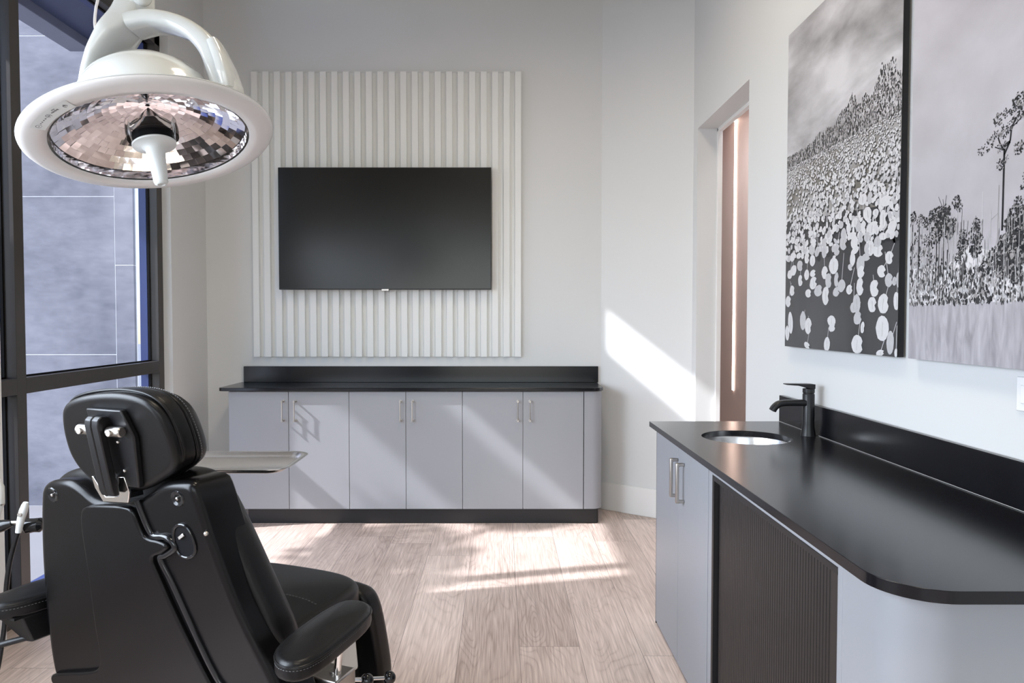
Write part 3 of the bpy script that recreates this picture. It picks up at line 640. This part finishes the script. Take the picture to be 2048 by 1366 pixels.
MB().box((-.009, -.003, -.004), (.011, .003, .004)).build('latch', NICKEL, sh, bevel=.001)
lt = [o for o in sh.children if o.name.startswith('latch')][0]; lt.location = FS(.15, .845, -.004); lt.rotation_euler = (0, math.radians(-35), 0)
for u, v in ((-.29, .909), (.156, .943)):
    Mx = cylM(FS(u, v, -.0005), (0, -1, -.2))
    MB().lathe([(.022, -.002), (.019, .0022), (.014, .001), (.009, -.001), (.0005, -.001)], Mx, 28).build('bolt_dimple', GLOSSB, sh)
    MB().lathe([(.0042, -.001), (.0042, .0028), (.0025, .004), (.0005, .0042)], Mx, 14).build('bolt', NICKEL, sh)
MB().sphere(FS(.231, .862, -.003), .006, 8).build('side_stud', NICKEL, sh)
# back cushion
FC = lean(.2, .045, .97)
cush = [(-.40, .90), (-.33, .962), (-.178, .983), (-.013, .989), (.093, .997), (.159, .992), (.200, .945), (.247, .834), (.295, .701), (.345, .570), (.345, .47), (.29, .42), (-.40, .42), (-.43, .676)]
cu = MB().pillow(cush, FC, .015, .13, .03, .055, n=140, it=3, bulge=.012).build('back_cushion', LEATHER, t, ang=60)
# headrest
FH = lean(.35, 0, .95)
hp = [(-.157, 1.129), (-.135, 1.166), (-.082, 1.188), (.001, 1.202), (.083, 1.206), (.149, 1.196), (.185, 1.165), (.196, 1.112), (.195, 1.053), (.178, 1.020), (.124, .99), (.059, .957), (-.026, .935), (-.108, .945), (-.155, .985), (-.174, 1.029), (-.171, 1.079)]
hr = MB().pillow(hp, FH, .03, 0, .008, .016, n=120, it=2).build('headrest_plate', LEATHER, t, ang=50)
def scl(P, k, dx=0, dz=0):
    c = sum((Vector(p) for p in P), Vector((0, 0))) / len(P); return [((p[0] - c.x) * k + c.x + dx, (p[1] - c.y) * k + c.y + dz) for p in P]
hc = MB().pillow(scl(hp, 1.0, .0, .008), FH, .028, .075, .012, .012, n=120, it=2).build('headrest_cushion', LEATHER, t, ang=50)
hc2 = MB().pillow(scl(hp, .985, .0, .006), FH, .072, .135, .010, .05, n=120, it=2, bulge=.012).build('headrest_pad', LEATHER, t, ang=60)
for ww, k, par in ((.0265, 1.0, hr), (.074, .99, hc)):
    q = [FH(p.x, p.y, ww) for p in resample(smooth_loop([Vector(p) for p in scl(hp, k, 0, .006)], 2), 120)]
    MB().tube(q + [q[0]], .0035, 8).build('piping', LEATHER, par)
sq = resample(smooth_loop([Vector(p) for p in scl(hp, 1.003, 0, .007)], 2), 150)
b = MB()
for i in range(0, 150):
    p = FH(sq[i].x, sq[i].y, .086); q = FH(sq[(i + 1) % 150].x, sq[(i + 1) % 150].y, .086); b.tube([p.lerp(q, .15), p.lerp(q, .75)], .0012, 5)
b.build('stitching', THREAD, hc2)
# headrest bracket
def bar(u0, u1, name):
    path = [(0, .02), (0, -.03)]
    bb = MB(); R_ = []
    pr_ = [(1.135, .0), (1.148, -.018), (1.150, -.034), (1.142, -.046), (1.125, -.05), (.960, -.05), (.945, -.046), (.944, -.034), (.95, -.03), (1.11, -.03), (1.12, -.02), (1.122, 0)]
    ux = lambda v, u: u + (1.14 - v) * -.20 + .0 if False else u - (1.14 - v) * .17
    for e in (u0, u1): R_.append([FH(ux(v, e), v, ww) for v, ww in pr_])
    return bb.rings(R_).build(name, MATTB, t, bevel=.003)
bar(-.006, .0155, 'headrest_bar'); bar(.0165, .039, 'headrest_bar')
MB().prism([(-.03, 1.165), (.085, 1.165), (.10, 1.10), (.06, .965), (.0, .965), (-.03, 1.10)], FH, .002, -.016).build('bracket_plate', MATTB, t, bevel=.004)
for u0, u1 in ((-.060, -.012), (.038, .083)):
    o = MB().tube([FH(u0, 1.113, -.028), FH(u1, 1.113, -.028)], 0.0125, 20).build('pivot_barrel', NICKEL, t, bevel=.003)
    MB().tube([FH((u0 * .55 + u1 * .45), 1.111, -.040), FH((u0 * .55 + u1 * .45), 1.111, -.0475)], .0075, 14).build('screw', NICKEL, o, bevel=.0015)
for u, v in ((.045, 1.085), (.062, 1.105), (.035, 1.01)):
    MB().sphere(FH(u, v, -.018), .0042, 8).build('screw', NICKEL, t)
# polished U-shaped bracket on the shell
FU = lean(.2, -.028, .97)
ub = [(-.090, .985), (-.083, .985), (-.060, .944), (-.054, .934), (-.010, .938), (-.004, .946), (-.002, .968), (.004, .99), (.024, .992), (.031, .953), (.020, .925), (-.066, .919), (-.086, .955)]
o = MB().prism(ub, FU, 0, .007).build('headrest_clamp', CHROME, t, bevel=.0015)
MB().tube([FU(-.018, .973, .005), FU(-.018, .973, -.012)], .012, 16).build('clamp_bolt', NICKEL, o, bevel=.002)
MB().prism([(-.060, .93), (.02, .935), (.02, .95), (-.055, .948)], FU, .006, .05).build('clamp_foot', MATTB, t, bevel=.002)
# seat
def flat(z0): return lambda u, v, ww: Vector((u, v, z0 + ww))
seat = [(-.28, .10), (.28, .10), (.292, .30), (.285, .55), (.262, .645), (.17, .702), (.0, .71), (-.17, .702), (-.262, .645), (-.285, .55), (-.292, .30)]
se = MB().pillow(seat, flat(.455), 0, .082, .015, .03, n=120, it=2, bulge=.014).build('seat_cushion', LEATHER, t, ang=60)
b = MB(); yy = .43
for k in range(46):
    u = -.26 + .52 * k / 46; b.tube([(u, yy, .5535 - .03 * (u / .27) ** 6), (u + .007, yy, .5535 - .03 * (u / .27) ** 6)], .0014, 5)
b.build('stitching', THREAD, se)
MB().pillow([(-.26, .14), (.26, .14), (.26, .64), (-.26, .64)], flat(.40), 0, .056, .005, .005, n=80, it=2).build('seat_pan', MATTB, t)
# leg rest hanging at the front
def FL(u, v, ww): return Vector((u, .64 + (.54 - v) * .24 + ww, v))
lr = MB().pillow([(-.27, .48), (-.20, .51), (.22, .51), (.275, .47), (.285, .35), (.285, .15), (.24, .12), (-.24, .12), (-.29, .2)], FL, 0, .095, .02, .04, n=110, it=2).build('leg_rest', LEATHER, t, ang=60)
MB().prism([(-.22, .49), (.22, .49), (.2, .18), (-.2, .18)], FL, -.03, .002).build('leg_rest_frame', MATTB, lr, bevel=.006)
# armrests
arm = [(.423, .027), (.403, .091), (.393, .181), (.390, .259), (.398, .332), (.435, .355), (.476, .349), (.509, .314), (.526, .252), (.533, .152), (.542, .058), (.533, -.003), (.503, -.025), (.461, -.017)]
for sgn in (1, -1):
    A = [(p[0] * sgn, p[1]) for p in arm]
    if sgn < 0: A = [(x_ - .065, y_ + .06) for x_, y_ in ((-.41, -.02), (-.39, .06), (-.385, .2), (-.39, .3), (-.42, .355), (-.47, .355), (-.51, .3), (-.53, .18), (-.54, .05), (-.53, -.04), (-.49, -.075), (-.44, -.06))]
    dz = .0 if sgn > 0 else -.03
    ap = MB().pillow(A, flat(.578 + dz), -.012, .036, .012, .018, n=110, it=1 if sgn > 0 else 2, bulge=.012).build('armrest', LEATHER, t, ang=60)
    q = [Vector((p.x, p.y, .602 + dz)) for p in inset(resample(smooth_loop([Vector(p) for p in A], 1 if sgn > 0 else 2), 110), .0005)]
    MB().tube(q + [q[0]], .0028, 8).build('piping', LEATHER, ap)
    b = MB()
    for i in range(110):
        p, r_ = q[i] + Vector((0, 0, -.0075)), q[(i + 1) % 110] + Vector((0, 0, -.0075)); b.tube([p.lerp(r_, .15), p.lerp(r_, .7)], .0011, 5)
    b.build('stitching', THREAD, ap)
    sx_ = 0 if sgn > 0 else -.05; MB().prism([(sgn * .43 + sx_, .03), (sgn * .51 + sx_, .03), (sgn * .49 + sx_, .30), (sgn * .43 + sx_, .30)], flat(.56 + dz), 0, .008).build('armrest_plate', MATTB, ap)
    px, py = (.40, .30) if sgn > 0 else (-.44, .22)
    if sgn > 0:
        MB().tube([(.43, .285, .575), (.40, .30, .36)], .0105, 18).build('armrest_post', CHROME, t)
        cb = MB().box((.345, .255, .375), (.435, .345, .425)).box((.30, .27, .38), (.35, .33, .42)).build('armrest_clamp', NICKEL, t, bevel=.005)
        MB().tube([(.400, .30, .42), (.400, .30, .432)], .016, 18).build('collar', NICKEL, cb, bevel=.002)
        for q_ in ((.445, .385, .372), (.475, .455, .352)):
            MB().tube([(.41, .335, .39), q_], .005, 8).build('lever_rod', CHROME, t)
            MB().sphere(q_, .0185, 12).build('lever_knob', GLOSSB, t)
    else:
        MB().rings([[(-.56, .03, .532), (-.48, .05, .532), (-.47, .22, .532), (-.56, .20, .532)], [(-.53, .09, .44), (-.50, .095, .44), (-.49, .19, .44), (-.52, .18, .44)]]).build('armrest_bracket', MATTB, t, bevel=.006)
        MB().box((-.50, .155, .445), (-.28, .205, .51)).build('armrest_arm', MATTB, t, bevel=.008)
        MB().tube([(-.70, -.03, .405), (-.51, .10, .455)], .009, 12).build('armrest_lever', MATTB, t)
# white side covers, lift column and base
for sgn in (1, -1):
    MB().prism([(.20, .30), (.56, .30), (.545, .41), (.40, .455), (.20, .44)], lambda u, v, ww, s_=sgn: Vector((s_ * (.30 + ww), u, v)), -.035, .005).build('side_cover', WPLASTIC, t, bevel=.008)
MB().prism([(-.20, .18), (.20, .18), (.17, .52), (-.17, .52)], flat(0), .06, .41).build('lift_column', MATTB, t, bevel=.02)
MB().prism([(-.28, .05), (.28, .05), (.28, .60), (-.28, .60)], flat(0), 0, .06).build('base_plate', MATTB, t, bevel=.02)
MB().prism([(-.30, .30), (.30, .30), (.26, .42), (-.26, .42)], lambda u, v, ww: Vector((u, .17 + ww, v)), 0, .06).build('back_hinge', MATTB, t, bevel=.006)

# ------------------------------------------------------------------ steel tray on its stand
t = thing('instrument_tray', 'shallow polished steel instrument tray reaching out from behind chair headrest', 'tray', (-.837, 2.197, .930))
hx, hy = .21, .135
def rrect(hx, hy, r, n=8):
    out = []
    for cx, cy, a0 in ((hx - r, hy - r, 0), (-hx + r, hy - r, PI / 2), (-hx + r, -hy + r, PI), (hx - r, -hy + r, 3 * PI / 2)):
        for k in range(n + 1):
            a = a0 + PI / 2 * k / n; out.append((cx + r * math.cos(a), cy + r * math.sin(a)))
    return out
Rg = []
for (dx, z, r) in ((0, .0145, .05), (.012, .0145, .06), (.012, .0162, .06), (0, .0165, .05), (-.004, .0155, .048), (-.014, .004, .04), (-.018, .0015, .038)):
    Rg.append([(p[0], p[1], z) for p in rrect(hx + dx, hy + dx, r)])
out_ = [[(p[0], p[1], 0) for p in rrect(hx - .016, hy - .016, .04)], [(p[0], p[1], .004) for p in rrect(hx - .010, hy - .010, .042)]]
MB().rings(out_ + Rg).build('pan', STEEL, t, ang=50)
t = thing('tray_stand', 'slim steel stand carrying the instrument tray behind the chair', 'stand', (-1.072, 2.333, 0))
MB().lathe([(.0005, 0), (.045, 0), (.045, .012), (.035, .022), (.02, .03), (.0005, .03)], None, 32).build('foot', NICKEL, t)
MB().tube([(0, 0, .02), (0, 0, .903)], .012, 14).build('post', NICKEL, t)
MB().tube([(0, 0, .898), (0, 0, .913), (.01, -.01, .9235), (.07, -.09, .9235), (.2, -.14, .9235), (.36, -.14, .9235)], .006, 10).build('support_arm', NICKEL, t)

# ------------------------------------------------------------------ instrument holder on the left
t = thing('instrument_holder', 'black instrument holder bar with knobs beside chair left armrest', 'holder', (-1.72, 2.30, 0))
MB().lathe([(.0005, 0), (.16, 0), (.16, .02), (.03, .04), (.0005, .04)], None, 32).build('foot', MATTB, t)
MB().tube([(0, 0, .03), (0, 0, .72)], .018, 16).build('post', MATTB, t)
MB().tube([(0, 0, .715), (.06, 0, .715)], .013, 12).build('arm', MATTB, t)
MB().tube([(.05, 0, .712), (.075, 0, .712), (.095, 0, .708), (.125, 0, .715), (.15, 0, .722)], [.012, .021, .022, .018, .010], 18).build('knob', GLOSSB, t)
MB().tube([(.145, 0, .724), (.200, 0, .724)], .006, 10).build('rod', NICKEL, t)
MB().tube([(.188, .0, .712), (.20, 0, .712), (.22, 0, .715), (.240, 0, .716), (.25, 0, .716)], [.014, .024, .022, .023, .012], 18).build('knob', GLOSSB, t)
t = thing('handpiece', 'pale handpiece on black hose hooked on holder beside the chair', 'dental tool', (-1.505, 2.262, .793))
MB().tube([(.006, 0, .006), (.003, 0, -.004), (-.003, 0, -.022), (-.010, 0, -.045), (-.016, 0, -.07), (-.020, 0, -.090)], [.007, .0105, .0125, .0115, .0105, .009], 16).build('body', SILVERW, t)
MB().tube([(-.006, -.010, -.03), (-.006, -.0155, -.03)], .007, 14).build('button', NICKEL, t, bevel=.001)
hose = catmull([(-.020, 0, -.088), (-.034, 0, -.13), (-.05, .0, -.19), (-.062, 0, -.27), (-.075, 0, -.42), (-.11, -.02, -.6), (-.20, -.08, -.735), (-.33, -.16, -.784)], 8)
MB().tube(hose, .0075, 12).build('hose', MATTB, t)
t = thing('handpiece', 'pale rounded handpiece standing on holder at left edge of frame', 'dental tool', (-1.62, 2.30, .737))
MB().tube([(.005, 0, 0), (.007, 0, .03), (.009, 0, .05), (.009, 0, .10), (.004, 0, .118), (-.008, 0, .128)], [.006, .012, .017, .017, .014, .008], 18).build('body', SILVERW, t)
MB().tube([(.006, 0, .045), (.0065, 0, .05)], .019, 18).build('ring', NICKEL, t)

# ------------------------------------------------------------------ overhead examination lamp
LC = Vector((-.957, 2.010, 1.864)); nz_ = -Vector((.24, -.178, -1)).normalized()
lx = (Vector((1, 0, 0)) - nz_ * nz_.x).normalized(); ly = nz_.cross(lx)
LR = Matrix((lx, ly, nz_)).transposed().to_4x4(); LM = Matrix.Translation(LC) @ LR; LI = LM.inverted()
t = thing('examination_lamp', 'large round white overhead examination lamp with mirrored reflector and centre handle', 'lamp')
t.matrix_world = LM
MB().lathe([(.252, .004), (.256, -.001), (.275, -.003), (.300, -.001), (.314, .004), (.3195, .010), (.3197, .012)], None, 96).build('rim', LAMPG, t, ang=60)
MB().lathe([(.3197, .0125), (.3205, .0135), (.3195, .016), (.309, .020), (.28, .026), (.252, .032), (.225, .050), (.196, .066)], None, 96).build('rim_back', LAMPW, t, ang=60)
MB().lathe([(.204, .060), (.190, .082), (.185, .11), (.174, .145), (.150, .182), (.112, .212), (.055, .231), (.0005, .235)], None, 96).build('housing', LAMPW, t, ang=60)
MB().lathe([(.2465, .006), (.2465, .035)], None, 96).build('inner_ring', MIRROR, t, ang=60)
# reflector bowl of small flat mirrors
bm = bmesh.new(); r0 = .245; rg = 13
def bowl(r, a): return Vector((r * math.cos(a), r * math.sin(a), .03 + .082 * (1 - (r / r0) ** 2)))
for i in range(rg):
    ra, rb = r0 * (1 - .075 * i), max(.004, r0 * (1 - .075 * (i + 1))); na = max(10, int(56 * (ra / r0) ** .6))
    for k in range(na):
        a0, a1 = 2 * PI * (k + .5 * (i % 2)) / na, 2 * PI * (k + 1 + .5 * (i % 2)) / na
        q = [bowl(ra, a0), bowl(rb, a0), bowl(rb, a1), bowl(ra, a1)]
        c = sum(q, Vector()) / 4; nn = (q[1] - q[0]).cross(q[3] - q[0]).normalized()
        tl = Vector((rnd.uniform(-1, 1), rnd.uniform(-1, 1), rnd.uniform(-1, 1))) * .035
        q = [p + nn * (p - c).dot(tl) for p in q]
        bm.faces.new([bm.verts.new(p) for p in q])
o = MB(); o.bm.free(); o.bm = bm
me = bpy.data.meshes.new('reflector'); bm.normal_update()
for f in bm.faces:
    if f.normal.z > 0: f.normal_flip()
bm.to_mesh(me); me.materials.append(MIRROR); ro = bpy.data.objects.new('reflector', me); COL.objects.link(ro); ro.parent = t
MB().lathe([(.2475, .012), (.0005, .012)], None, 96).build('cover_glass', COVER, t)
MB().lathe([(.054, .050), (.050, .053), (.0005, .105)], None, 40).build('cone_mirror', CHROME, t, ang=25)
MB().lathe([(.066, .012), (.068, .03), (.066, .06), (.058, .075)], None, 48).build('bulb_glass', TUBE_GLASS, t)
MB().lathe([(.052, -.004), (.053, .026), (.048, .030), (.0005, .03)], None, 40).build('lamp_holder', GASKET, t)
h = MB().lathe([(.0005, -.001), (.052, -.001), (.057, -.005), (.056, -.009), (.035, -.013), (.026, -.022), (.0235, -.04), (.0185, -.115), (.0165, -.122), (.010, -.125), (.009, -.122), (.0005, -.121)], None, 40).build('handle', SILICONE, t, ang=50)
# control pad printed on the rim
b = MB()
def rimp(a, r, lift=.0012):
    z = -.0035 if r < .275 else -.003 + (r - .275) / .025 * .002
    return Vector((r * math.cos(-a), r * math.sin(-a), z - lift))
A0, A1 = math.radians(105), math.radians(136)
R_in, R_out = .262, .296
Rg = []
for r in (R_in, .275, R_out): Rg.append([rimp(A0 + (A1 - A0) * k / 20, r) for k in range(21)])
b.rings(Rg, False, False, closed=False); cp = b.build('control_pad', SILICONE, t)
b = MB()
def dot(a, r, s): b.rings([[rimp(a, r, .0016) + (lx * 0) + Vector((s * math.cos(q), s * math.sin(q), 0)) for q in [2 * PI * k / 10 for k in range(10)]]], True, False)
def ringm(a, r, s, wd=.0012, a_from=0, a_to=2 * PI):
    n_ = 16; P0 = []; P1 = []
    for k in range(n_ + 1):
        q = a_from + (a_to - a_from) * k / n_; c = rimp(a, r, .0016)
        P0.append(c + Vector(((s - wd) * math.cos(q), (s - wd) * math.sin(q), 0))); P1.append(c + Vector((s * math.cos(q), s * math.sin(q), 0)))
    b.rings([P0, P1], False, False, closed=False)
def dash(a, r, la, lr):
    q = [rimp(a - la, r - lr, .0016), rimp(a + la, r - lr, .0016), rimp(a + la, r + lr, .0016), rimp(a - la, r + lr, .0016)]
    b.rings([q], True, False)
D = math.radians
ringm(D(108.5), .279, .0055, .0016, 1.2, 2 * PI + .4); dash(D(108.5), .282, .003, .004)
for k in range(6): dash(D(113.2 + k * .9), .281 - .0 * k, .0050, .0016 if k % 2 else .0024)
for k in range(3): dash(D(114.2 + k * .8), .287, .0045, .0014)
ringm(D(121), .279, .0075); dash(D(121), .279, .014, .0006); dash(D(121), .279, .0025, .0036)
for k in range(4): dot(D(124.3 + k * 1.9), .279, .0020)
ringm(D(133), .279, .0075); dash(D(133), .279, .010, .0006)
b.build('markings', PRINTINK, cp)
# sculpted yoke, neck and ceiling pole (points given in the room, moved into the lamp's frame)
def band(path, wid, thk, name, m, nseg=9, ydir=Vector((0, 1, 0))):
    P = catmull(path, nseg); n = len(P); Rg = []
    def lerpl(L, s_):
        x = s_ * (len(L) - 1); i = min(int(x), len(L) - 2); return L[i] + (L[i + 1] - L[i]) * (x - i)
    for i, p in enumerate(P):
        tt = (P[min(i + 1, n - 1)] - P[max(i - 1, 0)]).normalized(); o_ = tt.cross(ydir).normalized(); yd = o_.cross(tt).normalized()
        s_ = i / (n - 1); ww, th = lerpl(wid, s_) / 2, lerpl(thk, s_) / 2
        Rg.append([LI @ (p + yd * (ww * math.copysign(abs(math.cos(a)) ** .55, math.cos(a))) + o_ * (th * math.copysign(abs(math.sin(a)) ** .6, math.sin(a)))) for a in [2 * PI * k / 28 for k in range(28)]])
    return MB().rings(Rg).build(name, m, t, ang=60)
yk = 2.045
band([(-1.142, yk + .01, 1.975), (-1.134, yk, 2.03), (-1.108, yk, 2.10), (-1.072, yk, 2.165), (-1.040, yk, 2.21), (-1.022, yk, 2.26)], [.12, .15, .17, .16, .12, .09], [.016, .024, .034, .055, .075, .075], 'yoke_arm', LAMPW)
band([(-1.025, yk, 2.195), (-.965, yk, 2.205), (-.905, yk, 2.197), (-.85, yk, 2.170), (-.808, yk, 2.126), (-.783, yk, 2.076), (-.765, yk, 2.02), (-.752, yk, 1.965)], [.12, .11, .10, .10, .105, .11, .11, .10], [.05, .046, .046, .05, .058, .068, .072, .05], 'yoke_arm', LAMPW)
band([(-.788, yk - .022, 2.135), (-.768, yk - .028, 2.09), (-.754, yk - .032, 2.045), (-.748, yk - .032, 2.01)], [.08, .09, .09, .07], [.03, .036, .038, .03], 'yoke_cover', LAMPW)
MB().lathe([(.045, -.01), (.050, .01), (.050, .03), (.043, .09), (.036, .16), (.031, .26)], LI @ Matrix.Translation((-1.02, yk, 2.235)), 40, True, True).build('neck', LAMPW, t, ang=60)
MB().sphere(LI @ Vector((-.985, yk - .035, 2.262)), .027, 14).build('pivot_cap', LAMPW, t)
MB().tube([LI @ Vector((-1.02, yk, 2.45)), LI @ Vector((-1.02, yk, ZC - .04))], .030, 24).build('ceiling_pole', LAMPW, t)
MB().lathe([(.10, .05), (.10, .0), (.03, -.03)], LI @ Matrix.Translation((-1.02, yk, ZC - .051)), 40, True, True).build('ceiling_plate', LAMPW, t)
# white cord hanging beside the lamp
cp_ = catmull([(-1.19, 2.18, ZC), (-1.19, 2.18, 2.6), (-1.196, 2.18, 2.36), (-1.205, 2.18, 2.30), (-1.209, 2.18, 2.26), (-1.206, 2.18, 2.22), (-1.210, 2.18, 2.19), (-1.213, 2.18, 2.15)], 8)
tag(MB().tube(cp_, .0042, 10).build('pull_cord', CORD), 'thin white cord hanging beside the lamp in front of window', 'cord')

# ------------------------------------------------------------------ unseen ceiling lights added as room fill
for i, (x, y, lab) in enumerate(((.1, 2.6, 'added unseen square ceiling light nearest the television wall'), (.1, .2, 'added unseen square ceiling light nearest the rear wall'))):
    t = thing('ceiling_fill', lab, 'light', (x, y, ZC), group='added ceiling lights')
    MB().box((-.31, -.31, -.03), (.31, .31, 0)).build('added_light_frame', WHITE, t)
    MB().box((-.29, -.29, -.033), (.29, .29, -.03)).build('diffuser', emit('ceiling_fill_diffuser', (1, .93, .82), 6), t)
    o = area('ceiling_fill_lamp', (0, 0, -.04), (0, 0, 0), .56, .56, 16, (1, .86, .66), 150); o.parent = t
